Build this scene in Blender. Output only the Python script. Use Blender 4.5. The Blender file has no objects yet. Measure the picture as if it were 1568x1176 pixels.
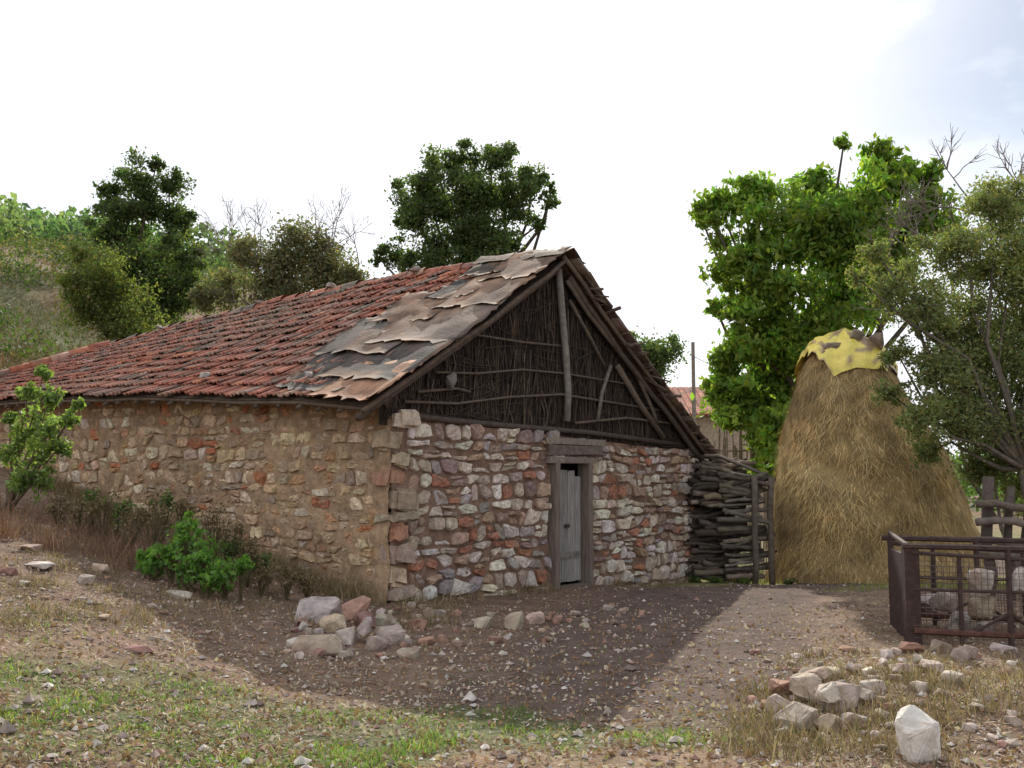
import bpy, bmesh, math, random
import numpy as np
from mathutils import Vector, Matrix
random.seed(7); rng=np.random.default_rng(7)
scene=bpy.context.scene
EYE=1.6; F=1524.0; PITCH=math.radians(4.95)
cp,sp_=math.cos(PITCH),math.sin(PITCH)
def P(px,py,d):
    u=(px-784)/F; v=(588-py)/F
    y=cp-v*sp_; z=sp_+v*cp
    k=d/y
    return np.array([u*k,d,EYE+z*k])
# ---------------- noise
_tab=rng.random((256,256))
def vn(x,y):
    x=np.asarray(x,float);y=np.asarray(y,float)
    xi=np.floor(x).astype(int);yi=np.floor(y).astype(int);fx=x-xi;fy=y-yi
    fx=fx*fx*(3-2*fx);fy=fy*fy*(3-2*fy)
    g=lambda a,b:_tab[a%256,b%256]
    return (g(xi,yi)*(1-fx)+g(xi+1,yi)*fx)*(1-fy)+(g(xi,yi+1)*(1-fx)+g(xi+1,yi+1)*fx)*fy-0.5
def fbm(x,y,o=4):
    s=0;a=1
    for i in range(o):
        s=s+a*vn(x*2**i+17*i,y*2**i+31*i);a*=.5
    return s
def sm(v): v=np.clip(v,0,1); return v*v*(3-2*v)
def spl(v,k): return np.where(v*k>30,v,np.log1p(np.exp(np.clip(v*k,-40,30)))/k)
def sat(v,L): return L*(1-np.exp(-v/L))
def T(x,y):
    x=np.asarray(x,float);y=np.asarray(y,float)
    z=0.23*sat(spl(-x-1.4,2.),110.)
    z=z+0.24*sat(spl(y-20,.6),160.)*sm((-x-2)/18)
    z=z-0.09*np.clip(y-13.5,0,5)*sm((x+1)/3)
    z=z-1.1*sm((x-4.0-0.25*vn(y*1.3,3))/1.0)*sm((9.2-y)/.9)
    z=z+0.20*np.exp(-((x-2.9)**2/1.0+(y-6.9)**2/1.3))
    n=0.05*vn(x*.9,y*.9)+0.035*vn(x*3+9,y*3)+.018*vn(x*9,y*9+5)
    far=sm((y-22)/20)
    z=z+n*(1+far*6)+far*1.8*fbm(x*.06,y*.06,3)*sm((-x-2)/10)
    return z
def G(px,py,dmin=3,dmax=120):
    ds=dmin*1.004**np.arange(0,int(math.log(dmax/dmin)/math.log(1.004)))
    p1=P(px,py,1.);rx=p1[0];rz=p1[2]-EYE
    zt=T(rx*ds,ds);k=np.where(zt>=EYE+rz*ds)[0]
    if len(k): d=ds[k[0]];return np.array([rx*d,d,float(zt[k[0]])])
    return P(px,py,dmax)
# ---------------- mesh accumulator
class Acc:
    def __init__(s): s.v=[];s.l=[];s.sz=[];s.c=[];s.n=0
    def add(s,v,faces,c):
        v=np.asarray(v,float).reshape(-1,3)
        c=np.asarray(c,float)
        if c.ndim==1: c=np.tile(c,(len(v),1))
        if isinstance(faces,np.ndarray):
            s.l.append((faces+s.n).ravel()); s.sz.append(np.full(len(faces),faces.shape[1]))
        else:
            s.l.append(np.array([i+s.n for f in faces for i in f],int)); s.sz.append(np.array([len(f) for f in faces],int))
        s.v.append(v);s.c.append(c[:,:3]);s.n+=len(v)
    def build(s,name,mat,parent=None,smooth=False):
        me=bpy.data.meshes.new(name)
        v=np.concatenate(s.v);l=np.concatenate(s.l);sz=np.concatenate(s.sz);c=np.concatenate(s.c)
        me.vertices.add(len(v));me.vertices.foreach_set('co',v.ravel())
        me.loops.add(len(l));me.loops.foreach_set('vertex_index',l.astype(np.int32))
        me.polygons.add(len(sz));st=np.concatenate([[0],np.cumsum(sz)[:-1]])
        me.polygons.foreach_set('loop_start',st.astype(np.int32))
        me.update(calc_edges=True)
        me.polygons.foreach_set('use_smooth',np.full(len(sz),smooth))
        a=me.attributes.new('Col','FLOAT_COLOR','POINT')
        a.data.foreach_set('color',np.concatenate([np.clip(c,0,1),np.ones((len(c),1))],1).ravel())
        me.materials.append(mat);me.validate()
        ob=bpy.data.objects.new(name,me);scene.collection.objects.link(ob)
        if parent: ob.parent=parent
        return ob
def empty(name):
    e=bpy.data.objects.new(name,None);scene.collection.objects.link(e);return e
def tube(acc,pts,rads,col,n=6,caps=True):
    pts=[np.array(p,float) for p in pts];k=len(pts)
    if np.isscalar(rads): rads=[rads]*k
    V=[];ref=None
    an=2*math.pi*np.arange(n)/n;ca=np.cos(an)[:,None];sa=np.sin(an)[:,None]
    for i in range(k):
        d=pts[min(i+1,k-1)]-pts[max(i-1,0)];d=d/(math.sqrt(d@d)+1e-9)
        if ref is None:
            ref=np.array([0,0,1.]) if abs(d[2])<.9 else np.array([1.,0,0])
        a=ref-d*(ref@d)
        a=a/(math.sqrt(a@a)+1e-9);b=np.array([d[1]*a[2]-d[2]*a[1],d[2]*a[0]-d[0]*a[2],d[0]*a[1]-d[1]*a[0]]);ref=a
        V.append(pts[i]+rads[i]*(a*ca+b*sa))
    V=np.concatenate(V)
    Fc=[]
    for i in range(k-1):
        for j in range(n):
            Fc.append((i*n+j,i*n+(j+1)%n,(i+1)*n+(j+1)%n,(i+1)*n+j))
    if caps:
        Fc.append(tuple(range(n))[::-1]);Fc.append(tuple((k-1)*n+j for j in range(n)))
    acc.add(V,Fc,col)
def wob(a,b,k=6,amp=.05,sag=0):
    a=np.array(a,float);b=np.array(b,float);L=np.linalg.norm(b-a);o=[]
    for i in range(k+1):
        t=i/k;p=a+(b-a)*t
        if 0<i<k: p=p+rng.normal(0,amp*L*.3,3)
        p[2]-=sag*math.sin(math.pi*t);o.append(p)
    return o
def box(acc,o,ax,ay,az,col,jit=0):
    o=np.array(o,float);ax=np.array(ax,float);ay=np.array(ay,float);az=np.array(az,float)
    V=[o+ax*i+ay*j+az*k+(rng.normal(0,jit,3) if jit else 0) for k in (0,1) for j in (0,1) for i in (0,1)]
    acc.add(V,[(0,2,3,1),(4,5,7,6),(0,1,5,4),(2,6,7,3),(0,4,6,2),(1,3,7,5)],col)
# ---------------- materials
def mat(name,rough=.9,ns=8,lo=.7,hi=1.25,bump=.3,bs=40,trans=0,bd=.02,metal=0,spec=.3,tint=None,ns2=None,sx=None):
    m=bpy.data.materials.new(name);m.use_nodes=True;nt=m.node_tree;N=nt.nodes;L=nt.links
    b=N['Principled BSDF'];b.inputs['Roughness'].default_value=rough;b.inputs['Metallic'].default_value=metal
    b.inputs['Specular IOR Level'].default_value=spec
    at=N.new('ShaderNodeAttribute');at.attribute_name='Col'
    tc=N.new('ShaderNodeTexCoord')
    nz=N.new('ShaderNodeTexNoise');nz.inputs['Scale'].default_value=ns;nz.inputs['Detail'].default_value=6;nz.inputs['Roughness'].default_value=.65
    L.new(tc.outputs['Object'],nz.inputs['Vector'])
    mr=N.new('ShaderNodeMapRange');mr.inputs['From Min'].default_value=.3;mr.inputs['From Max'].default_value=.7
    mr.inputs['To Min'].default_value=lo;mr.inputs['To Max'].default_value=hi
    L.new(nz.outputs['Fac'],mr.inputs['Value'])
    vm=N.new('ShaderNodeVectorMath');vm.operation='SCALE'
    L.new(at.outputs['Color'],vm.inputs[0]);L.new(mr.outputs['Result'],vm.inputs['Scale'])
    col=vm.outputs['Vector']
    if tint is not None:
        n2=N.new('ShaderNodeTexNoise');n2.inputs['Scale'].default_value=ns2 or 3;n2.inputs['Detail'].default_value=5
        L.new(tc.outputs['Object'],n2.inputs['Vector'])
        m2=N.new('ShaderNodeMapRange');m2.inputs['From Min'].default_value=.52;m2.inputs['From Max'].default_value=.68;m2.inputs['To Max'].default_value=.7
        L.new(n2.outputs['Fac'],m2.inputs['Value'])
        mx=N.new('ShaderNodeMix');mx.data_type='RGBA'
        L.new(m2.outputs['Result'],mx.inputs[0]);L.new(col,mx.inputs[6]);mx.inputs[7].default_value=(*tint,1)
        col=mx.outputs[2]
    L.new(col,b.inputs['Base Color'])
    if bump:
        n3=N.new('ShaderNodeTexNoise');n3.inputs['Scale'].default_value=bs;n3.inputs['Detail'].default_value=5
        L.new(tc.outputs['Object'],n3.inputs['Vector'])
        if sx:
            mp=N.new('ShaderNodeMapping');mp.inputs['Scale'].default_value=sx;L.new(tc.outputs['Object'],mp.inputs['Vector']);L.new(mp.outputs['Vector'],n3.inputs['Vector']);L.new(mp.outputs['Vector'],nz.inputs['Vector'])
        bp=N.new('ShaderNodeBump');bp.inputs['Strength'].default_value=bump;bp.inputs['Distance'].default_value=bd
        L.new(n3.outputs['Fac'],bp.inputs['Height']);L.new(bp.outputs['Normal'],b.inputs['Normal'])
    if trans:
        tr=N.new('ShaderNodeBsdfTranslucent');ms=N.new('ShaderNodeMixShader');ms.inputs[0].default_value=trans
        g=N.new('ShaderNodeVectorMath');g.operation='MULTIPLY';g.inputs[1].default_value=(1.4,1.55,.6)
        L.new(col,g.inputs[0]);L.new(g.outputs['Vector'],tr.inputs['Color'])
        L.new(b.outputs['BSDF'],ms.inputs[1]);L.new(tr.outputs['BSDF'],ms.inputs[2])
        L.new(ms.outputs['Shader'],N['Material Output'].inputs['Surface'])
    return m
M_stone=mat('stone',.9,14,.6,1.35,.7,30,tint=(.34,.25,.18),ns2=6)
M_mortar=mat('mud_mortar',1,10,.6,1.3,.9,25)
M_tile=mat('clay_tile',.85,7,.5,1.3,.4,50,tint=(.15,.13,.10),ns2=5)
M_sheet=mat('tar_sheet',.85,5,.5,1.45,.4,30,tint=(.10,.065,.05),ns2=2.5)
M_wood=mat('weathered_wood',.9,12,.6,1.3,.5,60)
M_plank=mat('plank_wood',.9,14,.55,1.3,.6,30,sx=(3,3,.25))
M_leaf=mat('leaves',.55,3,.75,1.25,0,trans=.55,spec=.4)
M_olive=mat('olive_leaves',.6,3,.75,1.25,0,trans=.4)
M_dry=mat('dry_grass',.9,5,.75,1.25,0,trans=.15)
M_hay=mat('hay',.9,4,.7,1.3,0,trans=.15)
M_ground=mat('earth',1,4,.6,1.35,.9,40,bd=.025)
M_rock=mat('rock',.9,9,.6,1.3,.8,25,tint=(.26,.16,.12),ns2=4)
M_rust=mat('rusty_metal',.8,14,.5,1.3,.3,60)
M_tarp=mat('plastic_tarp',.35,6,.8,1.15,.4,10,spec=.5)
# ---------------- leaves
def leafs(acc,C,size,col,asp=.5,droop=0.0,jit=.3):
    n=len(C)
    d=rng.normal(size=(n,3));d[:,2]-=droop;d/=np.linalg.norm(d,axis=1)[:,None]
    e=rng.normal(size=(n,3));e=np.cross(d,e);e/=np.linalg.norm(e,axis=1)[:,None]
    s=(size*(1+jit*rng.normal(size=n)).clip(.4,2))[:,None]
    f=np.cross(d,e)
    a=C-d*s*.5;b=C+e*s*asp*.5+f*s*.08;c=C+d*s*.5;g=C-e*s*asp*.5+f*s*.08
    V=np.stack([a,b,c,g],1).reshape(-1,3)
    acc.add(V,np.arange(4*n).reshape(n,4),np.repeat(col,4,axis=0))
def tree(name,d,blobs,base,n,size,col,colv=.25,sub=9,subr=.34,depth=1.0,m=None,trunk_r=.2,droop=.3,bark=(.10,.08,.06),asp=.5,fork=None,br=1.0):
    root=empty(name);la=Acc();wa=Acc()
    base=np.array(base,float)
    w=np.array([b[2]**2 for b in blobs],float);w/=w.sum()
    cs=np.array([P(b[0],b[1],d) for b in blobs]);rs=np.array([b[2]/F*d for b in blobs])
    span=cs[:,0].max()-cs[:,0].min()
    cs[:,1]+=rng.uniform(-.5,.5,len(cs))*min(span,8)*.55*depth
    cen=(cs*w[:,None]).sum(0)
    fk=np.array([base[0]*.6+cen[0]*.4,base[1]*.6+cen[1]*.4,base[2]+(cs[:,2].min()-base[2])*.8+.25*(cen[2]-cs[:,2].min())]) if fork is None else np.array(fork)
    tube(wa,wob(base,fk,6,.05),list(np.linspace(trunk_r*1.25,trunk_r*.75,7)),bark,8)
    for c,r,ww in zip(cs,rs,w):
        mid=(fk+c)/2+rng.normal(0,.08*np.linalg.norm(c-fk),3)-np.array([0,0,.05])
        r0=trunk_r*.45
        tube(wa,[fk,(fk+mid)/2+rng.normal(0,.05,3),mid,(mid+c)/2+rng.normal(0,.08,3),c],[r0,r0*.8,r0*.6,r0*.4,r0*.2],bark,5)
        ns=max(4,int(sub))
        sd=rng.normal(size=(ns,3));sd/=np.linalg.norm(sd,axis=1)[:,None]
        scn=c+sd*(r*rng.uniform(.2,1.15,(ns,1)))
        nl=int(n*ww)
        wt=rng.uniform(.4,1.4,ns);wt/=wt.sum();k=rng.choice(ns,nl,p=wt)
        sr=rng.uniform(.6,1.4,ns)
        shade=rng.uniform(1-colv,1+colv,ns)
        pos=scn[k]+rng.normal(size=(nl,3))*(r*subr*sr[k])[:,None]*np.array([1,1,.75])
        cc=np.array(col)[None,:]*shade[k][:,None]*rng.uniform(.75,1.25,(nl,1))*br
        cc[:,0]*=rng.uniform(.8,1.35,nl)
        leafs(la,pos,size,cc,asp,droop)
        for q in scn[:ns]:
            tube(wa,wob(c,q+(q-c)*.2,3,.08),[r0*.2,r0*.15,r0*.1,r0*.05],bark,4,False)
    la.build('foliage',m or M_leaf,root);wa.build('trunk_and_branches',M_wood,root,True)
    return root
# ================= GROUND
def axis(lo,hi,st,far_lo,far_hi,g=1.12):
    c=list(np.arange(lo,hi,st));s=st
    a=[];x=lo
    while x>far_lo: s*=g;x-=s;a.append(x)
    s=st;b=[];x=c[-1]
    while x<far_hi: s*=g;x+=s;b.append(x)
    return np.array(a[::-1]+c+b)
xs=axis(-8,6.5,.055,-420,420);ys=axis(3,20,.055,-60,700)
X,Y=np.meshgrid(xs,ys);Z=T(X,Y)
def pathx(y): return np.interp(y,[5,8,11,14,16,18,22,30],[.3,1.0,1.7,3.1,4.6,6.6,11,20])
def gcol(x,y):
    dry=np.array([.245,.165,.11]);soil=np.array([.12,.084,.068]);brown=np.array([.165,.105,.078]);green=np.array([.095,.135,.04]);hill=np.array([.12,.13,.055]);tan=np.array([.32,.24,.155])
    n=fbm(x*.8,y*.8,4);n2=fbm(x*2.2+40,y*2.2,3);n3=fbm(x*6+3,y*6,3)
    pw=1-sm((np.abs(x-pathx(y))-1.0)/.8+n*.7)
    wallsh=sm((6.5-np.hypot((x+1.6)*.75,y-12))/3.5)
    c=dry+(tan-dry)*sm(n2*1.6+.15)[...,None]
    bk=sm(.2+n*1.5+n3*.8)[...,None]*.75;c=c*(1-bk)+brown*bk
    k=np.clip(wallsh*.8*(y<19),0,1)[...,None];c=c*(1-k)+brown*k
    k=np.clip(pw*.95*sm((y-5.5)/1.5),0,1)[...,None];c=c*(1-k)+soil*k
    gm=(sm((n+.08)*3)*sm((8.4-y)/2.5)*sm((1.8-x)/1.5)*.7)[...,None]
    c=c*(1-gm)+green*gm
    gr=(sm((y-13.0)/2)*sm((np.abs(x-pathx(y))-1.0)/.8)*(x>2)*.75*(y<40))[...,None]
    c=c*(1-gr)+np.array([.19,.19,.075])*gr
    h=sm((y-17)/6)*sm((-x+1)/6);h=np.maximum(h,sm((y-30)/10))[...,None]
    hn=sm(fbm(x*.22,y*.22,4)*2.2+.45)[...,None]
    hc=hill*(1-hn)+np.array([.25,.155,.10])*hn
    fr=sm((y-75)/30)[...,None];hc=hc*(1-fr)+np.array([.09,.13,.05])*fr
    return c*(1-h)+hc*h
A=Acc();ny,nx=X.shape
idx=np.arange(ny*nx).reshape(ny,nx)
fc=np.stack([idx[:-1,:-1],idx[:-1,1:],idx[1:,1:],idx[1:,:-1]],-1).reshape(-1,4)
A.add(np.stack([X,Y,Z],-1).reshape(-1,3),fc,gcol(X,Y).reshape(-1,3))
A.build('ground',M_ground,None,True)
# ================= STONE BARN
O=np.array([-1.39,11.5]);g_=np.array([.605,.796]);a_=np.array([-.796,.605])
def H(s,t,z): return np.array([O[0]+a_[0]*s+g_[0]*t,O[1]+a_[1]*s+g_[1]*t,z])
barn=empty('stone_barn')
ze=lambda s:float(np.interp(s,[-.3,1.2,3.1,6,13],[2.28,2.48,2.54,2.69,2.7]))
te=lambda s:float(np.interp(s,[-.3,1.2],[-.6,-.45]))
zr=lambda s:float(np.interp(s,[-.25,1.3,2.5,5.2,8,11.5,13],[4.62,4.68,4.72,4.65,4.5,4.25,4.2]))
TR=3.3;TE=7.72
def R(s,q,h=0):
    t=te(s)+(TR-te(s))*q
    z=ze(s)+(zr(s)-ze(s))*q-.05*math.sin(math.pi*q)+.06*float(vn(s*.9,q*3))-.05*math.exp(-((s-.8)/.7)**2)*math.sin(math.pi*q)
    n=np.array([g_[0]*-.5,g_[1]*-.5,.866])
    return H(s,t,z)+n*h
def R2(s,q,h=0):
    t=TR+(TE-TR)*q
    return H(s,t,zr(s)+(1.88-zr(s))*q-.04*math.sin(math.pi*q))+np.array([0,0,h])
def roofz(t):
    if t<TR: q=(t-te(0))/(TR-te(0));return ze(0)+(zr(0)-ze(0))*q-.07*math.sin(math.pi*q)
    q=(t-TR)/(TE-TR);return zr(0)+(1.88-zr(0))*q-.04*math.sin(math.pi*q)
W=7.5
wtopG=lambda t:2.22-.30*t/W
wtopL=lambda s:ze(s)+.22
DL,DR,DT=3.17,4.13,1.74
def rubble(u0,u1,vf0,vf1,hmin,hmax,wmin,wmax,door=None):
    bounds=[-.6];
    while bounds[-1]<3.0: bounds.append(bounds[-1]+rng.uniform(hmin,hmax))
    nb=len(bounds)
    def bv(r,u):
        return bounds[r]+.09*float(vn(u*1.1+r*.13,r*.35))+.07*float(vn(u*3.4,r*7.7+3))
    res=[]
    for r in range(nb-1):
        u=u0-rng.uniform(0,.15);sl=rng.normal(0,.02)
        while u<u1:
            w=rng.uniform(wmin,wmax)*(1.25 if rng.random()<.15 else 1)
            ue=min(u+w,u1+.0) if u+w>u1-.1 else u+w
            sl2=rng.normal(0,.035) if ue<u1 else 0
            ua=max(u,u0);h=bv(r+1,(ua+ue)/2)-bv(r,(ua+ue)/2)
            quads=[(0,1)]
            if rng.random()<.24 and h>.13 and w<.34: m=rng.uniform(.35,.65);quads=[(0,m),(m,1)]
            elif rng.random()<.08: quads=[(0,.55)]
            for (a,b) in quads:
                def pt(x,y):
                    uu=(ua+(sl*(y-.5)*2 if ua>u0 else 0))*(1-x)+(ue+sl2*(y-.5)*2)*x
                    v0=bv(r,uu);v1=bv(r+1,uu);return np.array([uu,v0+(v1-v0)*y])
                poly=[pt(0,a),pt(.5,a),pt(1,a),pt(1,b),pt(.5,b),pt(0,b)]
                for ci in (0,2,3,5):
                    if rng.random()<.5:
                        nbr=poly[(ci+1)%6]*.5+poly[ci-1]*.5;poly[ci]=poly[ci]*.62+nbr*.38
                poly=[p+rng.normal(0,.011,2) for p in poly]
                c=np.mean(poly,0)
                if c[1]<vf0(c[0])-.1 or c[1]>vf1(c[0])-.02: continue
                if door:
                    A0,B0,tp=door
                    if A0<c[0]<B0 and c[1]<tp: continue
                    if c[1]<tp+.02:
                        poly=[np.array([min(p[0],A0) if c[0]<=A0 else (max(p[0],B0) if c[0]>=B0 else p[0]),p[1]]) for p in poly]
                    if A0-.2<c[0]<B0+.2 and c[1]>=tp: poly=[np.array([p[0],max(p[1],tp)]) for p in poly]
                res.append((c,poly))
            u=ue;sl=sl2
            if ue>=u1: break
    return res
def addstone(acc,poly,mapf,col,dep,gap=.013):
    poly=np.array(poly);c=poly.mean(0);ext=np.ptp(poly,axis=0)
    if min(ext)<.045: return
    Q=[]
    for i in range(len(poly)):
        p=poly[i];q=poly[(i+1)%len(poly)]
        L=np.linalg.norm(q-p)
        if L<.012: continue
        Q+= [p*.87+q*.13,p*.13+q*.87]
    Q=np.array(Q)
    if len(Q)<4: return
    d=Q-c;Q=c+d*(1-gap/np.maximum(np.array([ext[0],ext[1]])*.5,.03)).clip(.6,1)+rng.normal(0,.005,Q.shape)
    n=len(Q);tilt=rng.normal(0,.09,2)
    V=[mapf(q[0],q[1],-.04) for q in Q]
    for q in c+(Q-c)*.99: V.append(mapf(q[0],q[1],dep*.6+rng.normal(0,.004)))
    for q in c+(Q-c)*.87: V.append(mapf(q[0],q[1],dep+float((q-c)@tilt)+rng.normal(0,.005)))
    for q in c+(Q-c)*.4: V.append(mapf(q[0],q[1],dep+.003+float((q-c)@tilt)+rng.normal(0,.007)))
    V.append(mapf(c[0],c[1],dep+.004+rng.normal(0,.006)))
    Fc=[]
    for k in range(3):
        for j in range(n): Fc.append((k*n+j,k*n+(j+1)%n,(k+1)*n+(j+1)%n,(k+1)*n+j))
    for j in range(n): Fc.append((3*n+j,3*n+(j+1)%n,4*n))
    acc.add(V,Fc,np.array(col)*rng.uniform(.88,1.12,(len(V),1)))
def pick(pal,w): 
    c=np.array(pal[rng.choice(len(pal),p=np.array(w)/sum(w))]);return c*rng.uniform(.8,1.2)*np.array([1,rng.uniform(.95,1.05),rng.uniform(.9,1.08)])
palL=[(.54,.39,.25),(.61,.48,.33),(.46,.27,.155),(.38,.29,.21),(.47,.19,.10),(.68,.58,.44),(.52,.36,.23)]
palG=[(.52,.42,.34),(.62,.54,.45),(.44,.30,.22),(.38,.33,.31),(.42,.19,.12),(.70,.64,.56),(.30,.21,.18)]
def mapL(u,v,d): return H(u,-d-.05*float(vn(u*.9,v*1.3)),v)
def mapG(u,v,d): return H(-d-.04*float(vn(u*.9+5,v*1.3)),u,v)
gzL=lambda u:float(T(*H(u,-.05,0)[:2]));gzG=lambda u:float(T(*H(-.05,u,0)[:2]))
st=Acc()
for p,poly in rubble(.26,13,lambda u:gzL(u)-.05,wtopL,.11,.2,.14,.34):
    addstone(st,poly,mapL,pick(palL,[4,3,2,2.2,1.0,1.2,3]),rng.uniform(.008,.045),.010)
st.build('left_wall_stones',M_stone,barn)
st=Acc()
for p,poly in rubble(.26,W,lambda u:gzG(u)-.05,lambda u:wtopG(u)-.0,.11,.21,.14,.36,(DL-.05,DR+.05,DT)):
    addstone(st,poly,mapG,pick(palG,[4,3,2.2,2,1.0,2.0,.8]),rng.uniform(.02,.085),.014)
z=-.35;k=0
while z<2.10:
    h=rng.uniform(.11,.28);la,lb=(.46,.30) if rng.random()<.5 else (.30,.44)
    la*=rng.uniform(.75,1.2);lb*=rng.uniform(.75,1.2)
    col=pick([(.50,.37,.25),(.58,.47,.35),(.42,.22,.14),(.40,.30,.23),(.47,.38,.31)],[3,2,1.3,2,2])
    bm=bmesh.new();bmesh.ops.create_cube(bm,size=1)
    bmesh.ops.bevel(bm,geom=bm.edges[:],offset=.15,segments=2,affect='EDGES')
    V=[];rot=rng.normal(0,.07);sx=rng.normal(0,.025)
    for v in bm.verts:
        j=rng.normal(0,.014,3)
        V.append(H((v.co.x+.5)*la-.05+j[0]+sx,(v.co.y+.5)*lb-.05+j[1]-sx,z+(v.co.z+.5)*(h-.012)+j[2]+rot*v.co.x*.3-rot*v.co.y*.3))
    st.add(V,[[x.index for x in f.verts] for f in bm.faces],np.array(col)*rng.uniform(.9,1.1,(len(V),1)));bm.free()
    z+=h;k+=1
st.build('gable_wall_stones',M_stone,barn)
def mortar(u0,u1,vf0,vf1,mapf,col,name,hole=None,base=.0,amp=.03):
    A=Acc();us=np.arange(u0,u1+.05,.05);nv=54
    V=[];C=[]
    jj=np.arange(nv)/(nv-1)
    for u in us:
        b=vf0(u);t=vf1(u);v=b+(t-b)*jj;d=base+amp*fbm(u*6+0*v,v*6,3);cm=1+.3*fbm(u*1.5+0*v,v*1.5,2)
        for j in range(nv):
            V.append(mapf(u,v[j],d[j]));C.append(np.array(col)*cm[j])
    Fc=[]
    for i in range(len(us)-1):
        um=us[i]+.025;b=vf0(um);t=vf1(um)
        for j in range(nv-1):
            vm=b+(t-b)*(j+.5)/(nv-1)
            if hole and hole[0]<um<hole[1] and vm<hole[2]: continue
            Fc.append((i*nv+j,(i+1)*nv+j,(i+1)*nv+j+1,i*nv+j+1))
    A.add(V,Fc,np.array(C));A.build(name,M_mortar,barn,True)
mortar(0,13,lambda u:gzL(u)-.3,wtopL,mapL,(.38,.26,.16),'left_wall',None,.014,.055)
mortar(0,W,lambda u:gzG(u)-.3,wtopG,mapG,(.24,.155,.11),'gable_wall',(DL,DR,DT),.006,.04)
A=Acc()
box(A,H(.25,W,-.6),H(13,W,0)-H(.25,W,0),H(0,W+.04,0)-H(0,W,0),(0,0,2.4),(.3,.22,.16))
box(A,H(13,0,0),H(13.1,0,0)-H(13,0,0),H(0,W,0)-H(0,0,0),(0,0,2.6),(.3,.22,.16))
box(A,H(0.02,W-.03,-.6),H(.5,0,0)-H(0,0,0),H(0,.03,0)-H(0,0,0),(0,0,2.5),(.28,.2,.16))
A.build('rear_walls',M_mortar,barn)
# tiles
TA=Acc()
prof=[(0,.012),(.08,.034),(.17,.036),(.26,.008),(.45,.0),(.55,.02),(.64,.02),(.72,.0),(.9,.004),(1.0,.016)]
NR=14
def tile(acc,s0,q0,w,lq,col,RR):
    j=rng.normal(0,.010,2);rise=.055+rng.uniform(-.008,.018);rot=rng.normal(0,.015)
    lo=[];hi=[];un=[]
    tl=rng.normal(0,.011)
    for x,h in prof:
        s=s0+(x)*w+j[0]
        lo.append(RR(s,q0+rot*x*.5+j[1]*.3,h+rise+tl*x));hi.append(RR(s+rot,q0+lq*1.12,h+.012));un.append(RR(s,q0+rot*x*.5+j[1]*.3,h+rise-.022+tl*x))
    n=len(prof);V=lo+hi+un
    Fc=[(i,i+1,n+i+1,n+i) for i in range(n-1)]+[(2*n+i,2*n+i+1,i+1,i) for i in range(n-1)]
    acc.add(V,Fc,col)
tpal=[(.39,.13,.08),(.32,.115,.075),(.45,.18,.11),(.26,.13,.10),(.20,.16,.13),(.44,.28,.20)]
def tcol(s,q):
    g=sm(.35+1.3*float(fbm(s*.5,q*3,3))+(.25 if q<.18 else 0)+max(0,s-6)*.05)
    c=pick(tpal,[4,3,2,1.2+1.5*g,.5+1.8*g,.5+.6*g]);return c*(1-.35*g)+np.array([.30,.24,.19])*.35*g
w=.225
for r in range(NR):
    q=r/NR
    s=.7
    if q>.78: s=.35
    while s<13-1.5*q:
        tile(TA,s,q,w,1/NR,tcol(s,q),R)
        s+=w
TA.build('roof_tiles',M_tile,barn,False)
RA=Acc();s=.9
while s<11.6:
    L=.38;V=[];n=7
    col=pick(tpal,[2,2,2,2,2,1])
    tz=rng.normal(0,.012)
    for e,(ss,rr) in enumerate(((s,.12),(s+L+.03,.10))):
        for i in range(n):
            an=math.pi*i/(n-1)
            V.append(H(ss,TR-math.cos(an)*rr*1.2,zr(ss)-.03+math.sin(an)*rr+tz))
    RA.add(V,[(i,i+1,n+i+1,n+i) for i in range(n-1)],col);s+=L
hp0=R(11.5,1,.03);hp1=R(13,0,.05)
for i in range(11):
    a=hp0+(hp1-hp0)*i/11;b=hp0+(hp1-hp0)*(i+1.1)/11
    tube(RA,[a,b],[.1,.12],pick(tpal,[2,2,2,2,2,1]),8)
RA.build('ridge_tiles',M_tile,barn,True)
BA=Acc()
def grid(acc,fn,su,sv,col,flip=False):
    nu,nv=len(su),len(sv);V=[fn(a,b) for a in su for b in sv]
    acc.add(V,[(i*nv+j,i*nv+j+1,(i+1)*nv+j+1,(i+1)*nv+j) for i in range(nu-1) for j in range(nv-1)],col)
grid(BA,lambda s,q:R(min(s,13-1.5*q),q,-.015),np.linspace(-.15,13,60),np.linspace(.0,1,12),(.12,.085,.06))
grid(BA,lambda s,q:R(min(s,13-1.5*q),q,-.06),np.linspace(-.1,13,60),np.linspace(.0,1,12),(.12,.085,.06))
grid(BA,lambda s,q:R2(s,q,-.02),np.linspace(-.15,12.5,20),np.linspace(0,1,8),(.16,.08,.06))
grid(BA,lambda s,q:R2(s,q,-.06),np.linspace(-.15,12.5,20),np.linspace(0,1,8),(.12,.085,.06))
a=R(11.5,1,-.02);b=R(13,0,-.02);c=R2(13,1,-.02);BA.add([a,b,c],[(0,1,2)],(.2,.1,.07))
BA.build('roof_boards',M_wood,barn)
T2=Acc()
for r in range(15):
    q=r/15;s=-.2
    while s<12.3:
        tile(T2,s,1-q,w*2,-1/15,tcol(s,q),lambda s,q,h=0:R2(s,q,h));s+=w*2
T2.build('rear_roof_tiles',M_tile,barn)
EA=Acc()
for s in np.arange(.3,12.8,.42):
    s+=rng.normal(0,.05);tube(EA,[R(s,-.01+rng.normal(0,.004),-.09),R(s,.3,-.10)],.028,(.13,.10,.075),6)
tube(EA,[R(s,.005,-.055) for s in np.arange(-.1,13,.6)],.03,(.15,.11,.08),6)
tube(EA,[H(s,-.06,wtopL(s)-.17+rng.normal(0,.01)) for s in np.arange(0,13,.6)],.055,(.14,.11,.08),6)
EA.build('eave_poles',M_wood,barn,True)
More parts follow.
